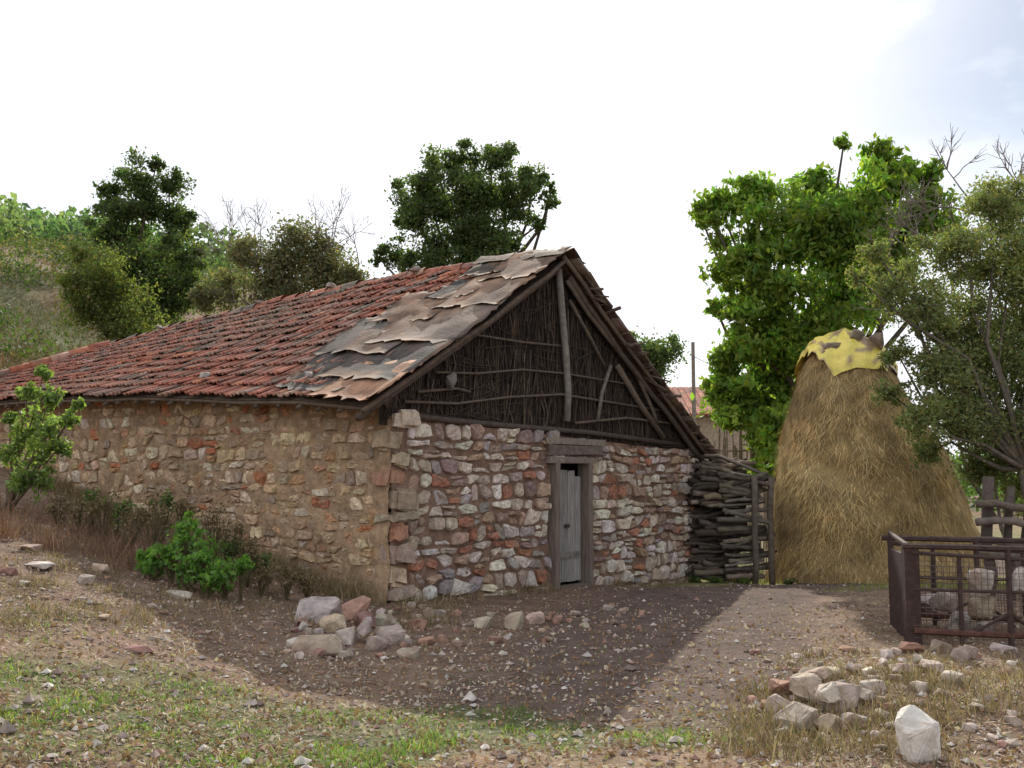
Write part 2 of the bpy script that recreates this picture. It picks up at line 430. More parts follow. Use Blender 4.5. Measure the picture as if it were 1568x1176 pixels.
# sheets of tin / tar paper
SA=Acc()
def sheet(s0,s1,q0,q1,h,col,sk=0,curl=.03,rag=.06,k2=.62):
    nu,nv=17,17;V=[];C=[];h=.075+(h-.1)*.35
    ph=rng.uniform(0,50)
    for k in (0,1):
        for i in range(nu):
            for j in range(nv):
                x=i/(nu-1);y=j/(nv-1)
                edge=(abs(x-.5)>.49)or(abs(y-.5)>.49)
                s=s0+(s1-s0)*x+sk*(y-.5)+(rag*float(vn(ph+i*.9,j*.9)) if edge else 0)*2
                q=q0+(q1-q0)*y+(rag*.6*float(vn(ph+i*1.1,9+j)) if edge else 0)
                hh=h+.035*float(vn(ph+x*2.2,y*2.2))+.022*float(vn(ph+x*7,y*5))+curl*(max(0,.2-y)*5)**2*(.2+float(vn(ph+x*4,3)))-.007*k
                V.append(R(s,q,hh))
                f=float(fbm(ph+x*2.5,y*2.5,3));cc=np.array(col)*k2*(1+.9*f)
                if f>.12: cc=cc*.5+np.array([.26,.15,.09])*.5
                C.append(cc)
    Fc=[];m=nu*nv
    for i in range(nu-1):
        for j in range(nv-1):
            a=i*nv+j;Fc.append((a,a+nv,a+nv+1,a+1));Fc.append((m+a,m+a+1,m+a+nv+1,m+a+nv))
    for i in range(nu-1):
        for j in (0,nv-1):
            a=i*nv+j;Fc.append((a,a+nv,m+a+nv,m+a))
    for j in range(nv-1):
        for i in (0,nu-1):
            a=i*nv+j;Fc.append((a,a+1,m+a+1,m+a))
    SA.add(V,Fc,np.array(C))
gry=(.21,.165,.135);brn=(.29,.19,.13);lt=(.30,.225,.175)
sheet(.45,1.75,.03,.30,.10,(.13,.11,.095),.15)
sheet(-.32,.75,-.02,.22,.13,(.38,.21,.13),.0,.06,k2=.9)
sheet(-.3,1.15,.10,.44,.16,(.15,.125,.105),-.05)
sheet(.6,2.0,.26,.55,.17,(.21,.17,.14),.15)
sheet(-.32,1.25,.34,.66,.22,lt,.08,k2=.75)
sheet(.7,1.75,.50,.72,.24,brn,.12)
sheet(-.3,.9,.58,.86,.28,brn,0,k2=.75)
sheet(.45,1.3,.66,.82,.29,(.15,.12,.10),-.1)
sheet(-.3,.7,.78,1.01,.33,brn,0)
sheet(.5,1.25,.84,.98,.30,(.16,.125,.10),0)
SA.build('roof_sheets',M_sheet,barn,True)
SB=Acc()
for i in range(3):
    s0=-.33+i*.5
    V=[];n=7
    for ss in (s0,s0+.3,s0+.62):
        for k in range(n):
            x=-.3+.65*k/(n-1)
            V.append(H(ss,TR+x,zr(ss)+.15-abs(x)*.58+.015*rng.normal()+.01*i))
    SB.add(V,[(a*n+k,(a+1)*n+k,(a+1)*n+k+1,a*n+k+1) for a in range(2) for k in range(n-1)],(.16,.115,.085))
SB.build('ridge_sheet',M_sheet,barn,True)
def hullrock(acc,c,size,col,n=15,rot=None):
    bm=bmesh.new();c=np.array(c,float);size=np.array(size,float)
    p=rng.normal(size=(n,3));p/=np.linalg.norm(p,axis=1)[:,None];p=np.sign(p)*np.abs(p)**.7;p*=rng.uniform(.8,1.1,(n,1))
    an=rng.uniform(0,6.28);cr,sr=math.cos(an),math.sin(an)
    p=p*size;p=np.stack([p[:,0]*cr-p[:,1]*sr,p[:,0]*sr+p[:,1]*cr,p[:,2]],1)
    for q in p: bm.verts.new(q)
    bmesh.ops.convex_hull(bm,input=bm.verts)
    for v in [v for v in bm.verts if not v.link_faces]: bm.verts.remove(v)
    m=min(size)
    try: bmesh.ops.bevel(bm,geom=bm.edges[:],offset=m*.06,segments=1,affect='EDGES')
    except Exception: pass
    if m>.06:
        bmesh.ops.triangulate(bm,faces=bm.faces[:])
        bmesh.ops.subdivide_edges(bm,edges=bm.edges[:],cuts=1)
        for v in bm.verts: v.co+=Vector(rng.normal(0,m*.025,3))
    bm.verts.index_update()
    V=np.array([v.co[:] for v in bm.verts])+c
    f=[[v.index for v in x.verts] for x in bm.faces]
    acc.add(V,f,np.array(col)*rng.uniform(.93,1.07,(len(V),1)));bm.free()
RS=Acc()
for s,q in ((2.6,.98),(6.5,.99),(3.4,.1),(9.5,.98),(4.6,.995),(1.3,.1)):
    hullrock(RS,R(s,q,.13),(.10,.08,.05),(.36,.33,.30))
RS.build('roof_weight_stones',M_rock,barn)
VA=Acc()
tube(VA,[R(-.2,q,-.03+.01*rng.normal()) for q in np.linspace(-.02,1,10)],.035,(.15,.11,.08),6)
tube(VA,[R(-.05,q,-.12) for q in np.linspace(-.02,1,10)],.045,(.12,.09,.07),6)
tube(VA,[R2(-.22,q,-.03+.02*rng.normal()) for q in np.linspace(-.02,1.02,10)],.035,(.17,.13,.10),6)
tube(VA,[R2(-.3,q,.04+.03*rng.normal()) for q in np.linspace(.05,.98,10)],.03,(.12,.09,.07),6)
tube(VA,[R2(-.12,q,-.14+.02*rng.normal()) for q in np.linspace(0.05,1.0,10)],.045,(.12,.09,.07),6)
for i in range(26):
    q=rng.uniform(.05,.98);b=R2(-.1,q,-.03);e=R2(-.1-rng.uniform(.22,.42),q+rng.normal(0,.03),-.02+rng.normal(0,.04))
    tube(VA,[b,e],rng.uniform(.012,.03),(.14,.10,.08),5)
for i in range(16):
    q=i/16+.02;o=R2(-.36,q,.03+rng.uniform(-.02,.03));e=R2(-.36,q+.085,.03);s_=R2(-.02,q,.02)-R2(-.36,q,.02)
    box(VA,o,(e-o),s_,(0,0,.02),pick([(.17,.12,.09),(.22,.16,.12)],[1,1]),.012)
VA.build('verge_poles',M_wood,barn,True)
# wattle gable
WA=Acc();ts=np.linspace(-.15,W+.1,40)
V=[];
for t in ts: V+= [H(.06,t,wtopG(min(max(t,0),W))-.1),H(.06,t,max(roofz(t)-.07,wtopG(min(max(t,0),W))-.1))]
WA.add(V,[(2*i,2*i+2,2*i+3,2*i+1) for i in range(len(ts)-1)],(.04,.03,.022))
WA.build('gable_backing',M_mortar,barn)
WA=Acc()
for i in range(1500):
    t=rng.uniform(-.1,W);b=wtopG(t)-.03+(rng.random()<.6)*rng.uniform(0,1.9);tp=roofz(t)-.08
    if tp-b<.08: continue
    L=rng.uniform(.3,1.3);e=min(b+L,tp);sl=rng.normal(0,.13)*min(L,1)
    m=(b+e)/2
    t2=min(max(t+sl,0),W);e=min(e,roofz(t2)-.08)
    col=pick([(.065,.046,.034),(.09,.063,.045),(.05,.036,.027),(.14,.10,.07)],[4,3,3,1])
    tube(WA,[H(.03+rng.uniform(-.03,.03),t,b),H(.01+rng.uniform(-.035,.03),(t+t2)/2+rng.normal(0,.03),m),H(.02+rng.uniform(-.03,.02),t2,e)],rng.uniform(.004,.010),col,4,False)
for i in range(90):
    t=rng.uniform(0,W-.5);L=rng.uniform(.3,1.0);z0=rng.uniform(wtopG(t),max(wtopG(t)+.1,roofz(t)-.2));t2=min(t+L,W);z1=min(z0+rng.normal(0,.2),roofz(t2)-.1)
    if z1<wtopG(t2)-.05 or z0>roofz(t)-.1: continue
    tube(WA,[H(-.02,t,z0),H(-.03,(t+t2)/2,(z0+z1)/2+rng.normal(0,.03)),H(-.02,t2,z1)],rng.uniform(.004,.007),(.08,.06,.045),4,False)
WA.build('wattle_sticks',M_wood,barn)
WA=Acc()
def gp(px,py,s):
    r0=P(px,py,1.)-np.array([0,0,EYE]);n=-a_
    k=((O+a_*s)@n)/(r0[:2]@n);return np.array([r0[0]*k,r0[1]*k,EYE+r0[2]*k])
def gpole(pts,r,s,col,n=6): tube(WA,[gp(x,y,s) for x,y in pts],r,col,n)
gc=(.24,.21,.18);dk=(.14,.105,.078)
gpole([(855,412),(860,470),(866,540),(870,600),(868,645)],.052,-.09,gc,8)
gpole([(700,508),(750,516),(800,524),(862,530)],.016,-.06,dk)
gpole([(668,570),(730,572),(800,566),(865,572),(960,588)],.016,-.06,dk)
gpole([(620,615),(700,618),(780,608),(860,604),(1010,628)],.018,-.06,dk)
gpole([(915,645),(922,600),(935,560)],.03,-.08,(.22,.18,.15))
gpole([(868,430),(900,480),(940,530),(975,575),(1000,630),(1005,650)],.034,-.10,(.15,.115,.085))
gpole([(872,460),(905,520),(925,560)],.028,-.07,dk)
gpole([(640,600),(700,595),(720,600)],.018,-.06,dk)
gpole([(945,560),(980,620),(1015,670)],.05,-.07,(.17,.13,.10))
gpole([(607,634),(700,645),(800,654),(900,662),(1050,682)],.040,-.02,(.10,.075,.06))
gpole([(880,648),(960,640),(1040,650)],.022,-.05,dk)
WA.build('gable_poles',M_wood,barn,True)
RS=Acc();hullrock(RS,gp(690,585,-.08),(.13,.07,.12),(.24,.21,.19));RS.build('gable_stone',M_rock,barn)
# door
DA=Acc();us=H(0,1,0)-H(0,0,0);ss=H(1,0,0)-H(0,0,0)
pl=[(.38,.345,.31),(.28,.26,.235),(.34,.31,.28)]
x=DL+.13;zb=-.02
for i,wd in enumerate((.2,.17,.19,.155)):
    top=DT-.15-.03*rng.random()-(.10 if i==3 else 0)
    box(DA,H(.03+.006*rng.random(),x,zb+.03),us*(wd-.01),ss*.03,(0,0,top-zb),pl[i%3],.004);x+=wd
DA.build('door_planks',M_plank,barn)
DA=Acc()
box(DA,H(.012,DL+.15,.35),us*.66,ss*.015,(0,0,.08),(.24,.21,.18),.003)
box(DA,H(-.0,DL+.40,.78),us*.10,ss*.02,(0,0,.05),(.06,.05,.045),.002)
DA.build('door_batten_and_latch',M_wood,barn)
DA=Acc();fc_=(.22,.175,.14)
box(DA,H(-.10,DL,-.12),us*.10,ss*.2,(0,0,DT+.10),fc_,.006)
box(DA,H(-.10,DR-.10,-.12),us*.10,ss*.2,(0,0,DT+.10),fc_,.006)
DA.build('door_posts',M_plank,barn)
DA=Acc()
box(DA,H(-.09,DL-.02,-.13),us*(DR-DL+.04),ss*.2,(0,0,.10),(.2,.16,.13),.006)
box(DA,H(-.115,DL-.12,DT-.035),us*(DR-DL+.25),ss*.22,(0,0,.09),(.25,.20,.165),.008)
box(DA,H(-.10,DL-.15,DT+.09),us*(DR-DL+.42),ss*.22,(0,0,.12),(.17,.135,.11),.01)
box(DA,H(-.11,DL-.2,DT+.225),us*(DR-DL+.55),ss*.22,(0,0,.09),(.27,.225,.18),.01)
DA.build('door_lintel',M_wood,barn)
DA=Acc();box(DA,H(.3,DL,-.1),us*(DR-DL),ss*.02,(0,0,DT),(.01,.01,.01));DA.build('door_shade_panel',M_mortar,barn)  # near-black panel: darkness behind the door put into its colour
# ================= HAYSTACK
hs=empty('haystack')
D=18.3;levels=[(905,1340,158),(870,1343,156),(820,1338,148),(760,1330,136),(700,1320,120),(650,1308,102),(600,1299,82),(560,1296,64),(535,1295,48),(520,1295,28),(514,1295,4)]
lv_y=[l[0] for l in levels][::-1];lv_c=[l[1] for l in levels][::-1];lv_r=[l[2] for l in levels][::-1]
def hayc(v):
    c=np.interp(v,lv_y,lv_c);r=np.interp(v,lv_y,lv_r);p=P(c,v,D);return p,r/F*D
A=Acc();V=[];n=72;rows=np.linspace(905,514,60)
def hb(an,v): return 1+.12*vn(np.cos(an)*1.4+7,v*.02+np.sin(an)*1.4)+.08*vn(np.cos(an)*4+7,v*.035+np.sin(an)*4)+.05*vn(np.cos(an)*11+7,v*.05+np.sin(an)*11)
for v in rows:
    c,r=hayc(v)
    for j in range(n):
        an=2*math.pi*j/n;rr=r*float(hb(an,v))
        V.append([c[0]+rr*math.cos(an),c[1]+rr*math.sin(an),c[2]])
A.add(V,[(i*n+j,i*n+(j+1)%n,(i+1)*n+(j+1)%n,(i+1)*n+j) for i in range(len(rows)-1) for j in range(n)],(.40,.28,.13))
A.build('hay_core',M_hay,hs,True)
A=Acc();m=56000
vv=rng.uniform(530,900,m)
an=rng.uniform(0,2*math.pi,m)
rr_=rows[::-1];hc_=[hayc(v) for v in rr_]
cx=np.interp(vv,rr_,[h[0][0] for h in hc_]);cz=np.interp(vv,rr_,[h[0][2] for h in hc_]);rr=np.interp(vv,rr_,[h[1] for h in hc_])
rr=rr*hb(an,vv)
base=np.stack([cx+rr*np.cos(an),D+rr*np.sin(an),cz],1)
out=np.stack([np.cos(an),np.sin(an),0*an],1);tan_=np.stack([-np.sin(an),np.cos(an),0*an],1)
L=rng.uniform(.10,.36,m)[:,None]
dirn=out*rng.uniform(.0,.6,(m,1))+tan_*rng.normal(0,.45,(m,1))+np.array([0,0,-1.])*rng.uniform(.4,1,(m,1))
w_=rng.uniform(.002,.008,m)[:,None]
V=np.stack([base-tan_*w_,base+tan_*w_,base+dirn*L],1).reshape(-1,3)
cb=np.array([[.66,.49,.24],[.78,.62,.35],[.50,.35,.16],[.32,.22,.11]])[rng.integers(0,4,m)]*rng.uniform(.8,1.15,(m,1))
cb=cb*(1+.8*fbm(np.cos(an)*3,vv*.015,3))[:,None]
A.add(V,np.arange(3*m).reshape(m,3),np.repeat(cb,3,axis=0));A.build('hay_straws',M_hay,hs)
A=Acc();V=[];n=60;rows2=np.linspace(566,508,12)
for i,v in enumerate(rows2):
    c,r=hayc(max(v,516))
    for j in range(n):
        an_=2*math.pi*j/n;drop=(.75*float(vn(an_*1.9,7))+.2*float(vn(an_*7,3)))*(1-i/11)
        r2=(r*1.04+.05)*(1+.12*float(vn(an_*5,i*.5)))+drop*.25
        if i==11:r2=.02
        V.append([c[0]+r2*math.cos(an_)-.03,c[1]+r2*math.sin(an_),P(0,v,D)[2]-drop+.02+(.04 if i==11 else 0)+.05*float(vn(an_*9,i))])
cc=np.array([(.85,.70,.14) if vn(a%60*.35,a//60*.6)<.14 else (.35,.24,.14) for a in range(12*n)])
A.add(V,[(i*n+j,i*n+(j+1)%n,(i+1)*n+(j+1)%n,(i+1)*n+j) for i in range(11) for j in range(n)],cc)
A.build('yellow_tarp',M_tarp,hs,True)
A=Acc()
for (px,py,sz) in ((1262,538,.2),(1252,550,.14),(1328,526,.24),(1300,520,.16)):
    p=P(px,py,D);hullrock(A,[p[0],D-.45,p[2]],(sz,sz*.5,sz*.8),(.26,.21,.16))
A.build('weights',M_rock,hs)
# ================= FIREWOOD STACK
fs=empty('firewood_stack');A=Acc()
b0=P(1066,893,17.0);b0[2]=T(b0[0],b0[1])
ax=np.array([.93,.37,0]);ay=np.array([-.37,.93,0])
for i in range(260):
    y=rng.uniform(0,1.5);zmax=2.05-.25*abs(y-.6)
    z=rng.uniform(.02,zmax);x0=rng.uniform(-.12,.3);r=rng.uniform(.02,.065)
    p=b0+ax*x0+ay*y+np.array([0,0,z]);L=rng.uniform(.8,1.35)
    q=p+ax*L+np.array([0,0,rng.normal(0,.12)])+ay*rng.normal(0,.15)
    col=pick([(.10,.078,.06),(.15,.118,.09),(.07,.055,.043),(.24,.19,.145)],[3,3,2,1])
    tube(A,wob(p,q,5,.06),[r,r*.97,r*.93,r*.88,r*.84,r*.8],col,7)
for k in range(26):
    z=rng.uniform(.05,1.9);p=b0+ax*rng.uniform(.35,.6)-ay*.1+np.array([0,0,z]);q=p+ax*rng.uniform(.7,.95)+np.array([0,0,rng.normal(0,.10)])-ay*rng.normal(.02,.04)
    tube(A,wob(p,q,5,.05),rng.uniform(.02,.05),pick([(.15,.125,.10),(.22,.18,.145)],[1,1]),7)
for k in range(18):
    p=b0+ax*rng.uniform(-.1,.2)+ay*rng.uniform(-.1,1.3)+np.array([0,0,2.0+rng.uniform(-.05,.2)]);q=p+ax*1.35+np.array([0,0,-.28+rng.normal(0,.08)])
    tube(A,wob(p,q,5,.06,-.06),rng.uniform(.02,.04),pick([(.15,.125,.10),(.25,.205,.16)],[1,1]),6)
for xx in (1.02,1.38):
    p=b0+ax*xx-ay*.22;p[2]=T(p[0],p[1])-.1;q=p+np.array([.03,0,1.95]);tube(A,wob(p,q,4,.04),.055,(.15,.12,.095),8)
A.build('logs',M_wood,fs,True)
# ================= FENCE behind
fe=empty('stick_fence');A=Acc()
for px in np.arange(1086,1215,4.2):
    p=P(px,700,22.5);z0=float(T(p[0],p[1]));h=P(px,rng.uniform(652,690),22.5)[2]
    tube(A,wob([p[0],p[1],z0],[p[0]+rng.normal(0,.06),p[1],h],3,.03),rng.uniform(.012,.03),(.3,.25,.2),5)
for py in (690,715):
    tube(A,wob(P(1080,py,22.4),P(1220,py,22.4),5,.02),.02,(.25,.2,.16),5)
A.build('pickets',M_wood,fe)
# ================= RUSTY METAL FOOTBRIDGE
br=empty('rusty_metal_footbridge');A=Acc();rc=(.07,.045,.038)
def bar(a,b,r=.02,c=rc,n=6): tube(A,[a,b],r,c,n)
c1=P(1400,980,9.4);fx=np.array([1,-.12,0]);fy=np.array([.20,.98,0])
z0=float(T(c1[0]-.2,c1[1]));c1[2]=z0
up=np.array([0,0,1.])
box(A,c1-fx*.07-up*.15,fx*.14,fy*.14,up*1.05,(.065,.040,.034),.004)
box(A,c1+fy*.25-fx*.03-up*.1,fx*.05,fy*.8,up*.9,(.06,.038,.034),.004)
for fyo in (0,1.15):
    o=c1+fy*fyo
    for i,xo in enumerate((.0,.42,.85,1.3,1.8,2.3)):
        if i==0 and fyo==0: continue
        bar(o+fx*xo-up*.15,o+fx*xo+up*(.90 if i%2==0 else .80),.03 if i%2==0 else .022)
    bar(o+up*.90-fx*.08,o+fx*2.4+up*.86,.028);bar(o+up*.84,o+fx*2.4+up*.70,.018)
    bar(o+up*.12,o+fx*2.4+up*.05,.03,(.12,.055,.042));bar(o+up*.5,o+fx*2.4+up*.46,.016)
    bar(o+fx*.42+up*.05,o+fx*.85+up*.3,.015);bar(o+fx*.85+up*.3,o+fx*1.2+up*.0,.015)
bar(c1+up*.88,c1+fy*1.15+up*.95,.026)
box(A,c1-fx*.05-up*.12+fy*(-.05),fx*2.6,fy*1.3,up*.045,(.11,.06,.05))
box(A,c1-fx*.02-up*.30+fy*(-.06),fx*2.6,fy*.06,up*.17,(.11,.05,.04))
A.build('frame_and_deck',M_rust,br)
A=Acc()
for o in (c1,c1+fy*1.15):
    for k in range(42):
        bx=.06+k*.055
        tube(A,[o+fx*bx+up*.04,o+fx*bx+up*.72],.0032,(.14,.10,.08),3,False)
    for k in range(13): tube(A,[o+up*(.06+k*.055),o+fx*2.4+up*(.03+k*.055)],.0032,(.14,.10,.08),3,False)
A.build('wire_mesh',M_rust,br)
A=Acc()
for (px,py,d,s) in ((1505,875,9.9,.17),(1490,860,10.2,.10),(1560,905,10.0,.14)):
    p=P(px,py,d);p[2]=z0+.5;hullrock(A,p,(s,s*.7,s*1.0),(.5,.44,.38))
for k in range(16):
    p=c1+fx*rng.uniform(.3,2)+fy*rng.uniform(.5,1.0)+up*rng.uniform(0,.35);hullrock(A,p,(.15,.13,.12),pick([(.34,.27,.22),(.42,.36,.31)],[1,1]))
A.build('piled_stones',M_rock,br)
wp=empty('wooden_paling');A=Acc()
for (px,py0,py1,r) in ((1510,730,860,.07),(1545,745,850,.05),(1575,720,860,.07)):
    p=P(px,860,12.5);q=P(px+4,py0,12.5);p[2]=T(p[0],p[1])-.1;tube(A,wob(p,q,4,.05),r,(.11,.085,.07),7)
for (y0,y1) in ((772,785),(800,804),(828,836),(845,850)):
    tube(A,wob(P(1495,y0,12.4),P(1640,y1,12.2),5,.05),.05,pick([(.13,.105,.085),(.17,.14,.11)],[1,1]),7)
A.build('poles',M_wood,wp,True)
# ================= DISTANT HOUSE
dh=empty('distant_stone_house');A=Acc()
a=P(1012,600,36);b=P(1190,596,37);zr_=P(1060,590,37)[2];zee=P(1060,632,36)[2]
gz=float(T(a[0],36))-.3
box(A,[a[0],36,gz],[b[0]-a[0],0,0],[0,5,0],[0,0,zee-gz],(.42,.33,.25))
A.add([[a[0],36,zee],[a[0],41,zee],[a[0],38.5,zr_]],[(0,1,2)],(.42,.33,.25))
A.build('walls',M_mortar,dh)
A=Acc()
for i in range(8):
    for j in range(26):
        x0=a[0]-.3+j*.22;y0=35.6+i*.37;zz=zee-.12+(zr_-zee+.12)*i/8;z1=zee-.12+(zr_-zee+.12)*(i+1)/8
        box(A,[x0,y0,zz+.02],[.19,0,.02],[0,.37,z1-zz],[0,0,.04],pick(tpal[:3],[1,1,1]))
A.add([[a[0]-.3,38.5,zr_+.02],[b[0],38.5,zr_+.02],[b[0],41.4,zee-.12],[a[0]-.3,41.4,zee-.12]],[(0,1,2,3)],tpal[0])
A.add([[a[0]-.3,35.6,zee-.13],[b[0],35.6,zee-.13],[b[0],38.5,zr_-.02],[a[0]-.3,38.5,zr_-.02]],[(0,1,2,3)],tpal[1])
A.build('tiled_roof',M_tile,dh)
A=Acc();box(A,[a[0]+1.2,35.97,gz+1.2],[.7,0,0],[0,.04,0],[0,0,.9],(.03,.025,.02));A.build('window',M_wood,dh)
up_=empty('utility_pole');A=Acc();p=P(1061,524,34);tube(A,[[p[0],34,T(p[0],34)-.2],[p[0],34,p[2]]],[.08,.06],(.25,.21,.18),8)
A.build('pole',M_wood,up_)
A=Acc();p1=P(1061,545,34);p2=P(1600,545,15)
pts=[p1+(p2-p1)*k/14-np.array([0,0,.75*4*(k/14)*(1-k/14)]) for k in range(15)];tube(A,pts,.012,(.05,.05,.05),4);A.build('wire',M_rust,up_)
# ================= TREES
dg=(.085,.130,.05)
def gb(px,d): 
    p=P(px,600,d);return np.array([p[0],d,float(T(p[0],d))-.1])
tree('oak_tree',32,[(215,278,34),(178,300,28),(254,285,30),(225,330,50),(170,345,30),(270,340,32),(212,390,58),(165,410,35),(285,395,32),(215,440,60),(258,440,45),(165,460,30),(215,485,50),(300,435,24),(160,290,14),(245,255,14),(300,380,14),(150,320,12)],gb(225,33),46000,.12,dg,.4,sub=15,subr=.22,trunk_r=.2,depth=.5)
tree('oak_tree',26,[(722,248,28),(665,250,26),(690,245,20),(650,285,38),(700,300,50),(768,258,32),(815,282,30),(790,325,36),(840,310,15),(640,335,38),(700,360,54),(760,370,44),(600,385,24),(625,325,22),(660,400,45),(740,410,45),(605,272,14),(825,345,14),(580,395,12),(845,290,10),(740,300,36),(750,235,14)],gb(722,27),50000,.10,dg,.4,sub=15,subr=.22,trunk_r=.2,depth=.5)
tree('walnut_tree',21.5,[(1105,325,34),(1160,300,38),(1200,350,52),(1130,400,46),(1260,280,44),(1300,330,60),(1360,265,36),(1425,262,30),(1250,400,64),(1180,450,56),(1145,510,42),(1120,560,36),(1125,620,45),(1190,580,55),(1165,660,45),(1240,490,55),(1380,340,56),(1420,325,42),(1325,255,20),(1340,420,60),(1100,600,24),(1205,640,45),(1190,700,30),(1140,455,32),(1085,315,14),(1440,250,14),(1100,470,14),(1230,340,30),(1220,540,45),(1085,345,10),(1270,240,12)],gb(1230,23),52000,.16,(.165,.265,.05),.35,sub=15,subr=.22,trunk_r=.2,depth=.75,droop=.8)
tree('olive_tree',14.5,[(1500,330,42),(1560,300,45),(1450,390,52),(1540,420,70),(1400,470,45),(1470,500,65),(1560,540,70),(1420,570,48),(1395,640,34),(1480,630,60),(1560,660,60),(1530,720,40),(1330,395,24),(1375,420,36),(1620,400,80),(1640,600,80),(1300,430,15),(1440,690,28),(1600,740,50),(1350,450,25),(1380,540,25),(1370,600,22),(1500,560,50)],gb(1590,14),100000,.062,(.21,.25,.105),.3,sub=20,subr=.24,m=M_olive,trunk_r=.11,depth=.6,asp=.42,bark=(.15,.125,.10))
tree('small_tree',46,[(990,535,32),(962,518,18),(1015,540,24),(1000,568,24),(975,560,22)],gb(995,46),7000,.17,dg,.3,trunk_r=.15)
tree('shrub_tree',27,[(440,405,50),(385,395,30),(510,400,36),(475,372,30),(420,440,50),(500,430,40),(545,430,25),(350,440,30),(320,460,25)],gb(440,28),26000,.095,(.17,.18,.10),.3,sub=14,subr=.28,m=M_olive,trunk_r=.10,depth=.6,bark=(.2,.17,.14))
tree('yellow_green_bush',27,[(160,410,34),(135,440,34),(180,450,34),(150,480,38),(195,500,36),(130,395,15)],gb(165,27.5),15000,.095,(.15,.185,.06),.3,trunk_r=.07)
def bare(name,base,tops,r,col=(.22,.185,.15),lv=3,f=.22):
    root=empty(name);A=Acc()
    def rec(a,b,r,l,cl):
        pts=wob(a,b,5,.07);tube(A,pts,list(np.linspace(r,r*.45,6)),col,4,False)
        if l==0: return
        L=np.linalg.norm(np.array(b)-a)
        for k in range(5):
            s=pts[rng.integers(3,6)];dd=(np.array(b)-a)/L+rng.normal(0,.5,3);dd/=np.linalg.norm(dd)
            rec(s,s+dd*cl*rng.uniform(.6,1.1),r*.55,l-1,cl*.6)
    for t in tops:
        L=np.linalg.norm(np.array(t)-base);rec(np.array(base),np.array(t),r,lv,L*f)
    A.build('branches',M_wood,root)
bare('bare_bush',gb(400,27),[P(350,385,27),P(400,380,26.5),P(460,370,27),P(510,375,27.5),P(550,405,27),P(375,390,27),P(485,380,27)],.028,f=.15)
bare('bare_tree',gb(1560,16),[P(1500,330,15.5),P(1545,320,16),P(1440,380,15.5),P(1590,310,16),P(1360,400,15.5)],.035,f=.14)
A=Acc()
for i in range(420):
    y=rng.uniform(80,190);x=-rng.uniform(.28,.75)*y;z=float(T(x,y));r=rng.uniform(1.3,3.3)
    n=170;sd=rng.normal(size=(n,3));sd/=np.linalg.norm(sd,axis=1)[:,None]
    pos=np.array([x,y,z+r*.65])+sd*r*rng.uniform(.6,1.05,(n,1))*np.array([1,1,.85])
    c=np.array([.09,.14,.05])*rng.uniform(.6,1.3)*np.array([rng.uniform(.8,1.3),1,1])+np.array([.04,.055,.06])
    leafs(A,pos,r*.22,np.tile(c,(n,1))*rng.uniform(.7,1.3,(n,1)),.7)
A.build('hillside_forest',M_leaf)
A=Acc()
for i in range(520):
    y=rng.uniform(22,78);x=-rng.uniform(.18,.75)*y;z=float(T(x,y))
    if (x+8)**2+(y-18)**2<30: continue
    if vn(x*.12,y*.12)>.12: continue
    r=rng.uniform(.25,.95)*(1+y/80)
    n=140;sd=rng.normal(size=(n,3));sd/=np.linalg.norm(sd,axis=1)[:,None]
    pos=np.array([x,y,z+r*.4])+sd*r*rng.uniform(.4,1.1,(n,1))*np.array([1,1,.6])
    c=np.array([[.06,.095,.03],[.10,.12,.05],[.055,.08,.03],[.15,.12,.07]][rng.integers(0,4)])
    leafs(A,pos,.07+r*.10,np.tile(c,(n,1))*rng.uniform(.7,1.3,(n,1)),.5)
A.build('hillside_shrubs',M_leaf)
A=Acc()
for i in range(170):
    y=rng.uniform(42,75);x=rng.uniform(-.05,1.1)*y;z=float(T(x,y));r=rng.uniform(1.2,2.4)
    if .1<x/y<.28: r*=.55
    n=170;sd=rng.normal(size=(n,3));sd/=np.linalg.norm(sd,axis=1)[:,None]
    pos=np.array([x,y,z+r*.9])+sd*r*rng.uniform(.5,1.05,(n,1))
    c=np.array([.08,.13,.045])*rng.uniform(.7,1.4)
    leafs(A,pos,r*.2,np.tile(c,(n,1))*rng.uniform(.7,1.3,(n,1)),.6)
A.build('distant_trees',M_leaf)
# ================= LOW PLANTS
def bush(name,items,size,col,n,m=None,asp=.6,stems=(.12,.1,.05),one=None):
    root=empty(name);A=Acc();B=Acc()
    if one is not None: ob=G(*one)
    for (px,py,d,r) in items:
        c=P(px,py,d);r=r/F*d;gz=float(T(c[0],c[1]))
        sd=rng.normal(size=(n,3))
        k=rng.normal(size=(18,3));k/=np.linalg.norm(k,axis=1)[:,None];k=c+k*r*rng.uniform(.3,1.25,(18,1));k[:,2]=np.maximum(k[:,2],gz+.05)
        pos=k[rng.integers(0,18,n)]+sd*r*.22
        leafs(A,pos,size,np.array(col)*rng.uniform(.6,1.5,(n,1)),asp,.4)
        if one is not None:
            tube(B,wob([ob[0],c[1],float(T(ob[0],c[1]))-.03],c,4,.06),[.02,.016,.013,.01,.007],(.16,.12,.08),5,False)
            for q in k: tube(B,wob(c,q,3,.05),.004,stems,4,False)
        else:
            for q in k: tube(B,wob([c[0],c[1],gz],q,3,.05),.005,stems,4,False)
    A.build('leaves',m or M_leaf,root);B.build('stems',M_wood,root)
bush('leafy_bush',[(60,640,12.6,24),(42,600,12.6,12),(75,610,12.6,14),(35,665,12.6,22),(75,665,12.4,20),(55,700,12.5,24),(66,570,12.6,8),(15,695,12.6,18),(108,640,12.6,12),(90,685,12.6,16),(60,735,12.4,24),(30,735,12.4,18),(15,640,12.6,10),(120,620,12.6,6)],.075,(.19,.26,.09),230,one=(60,775))
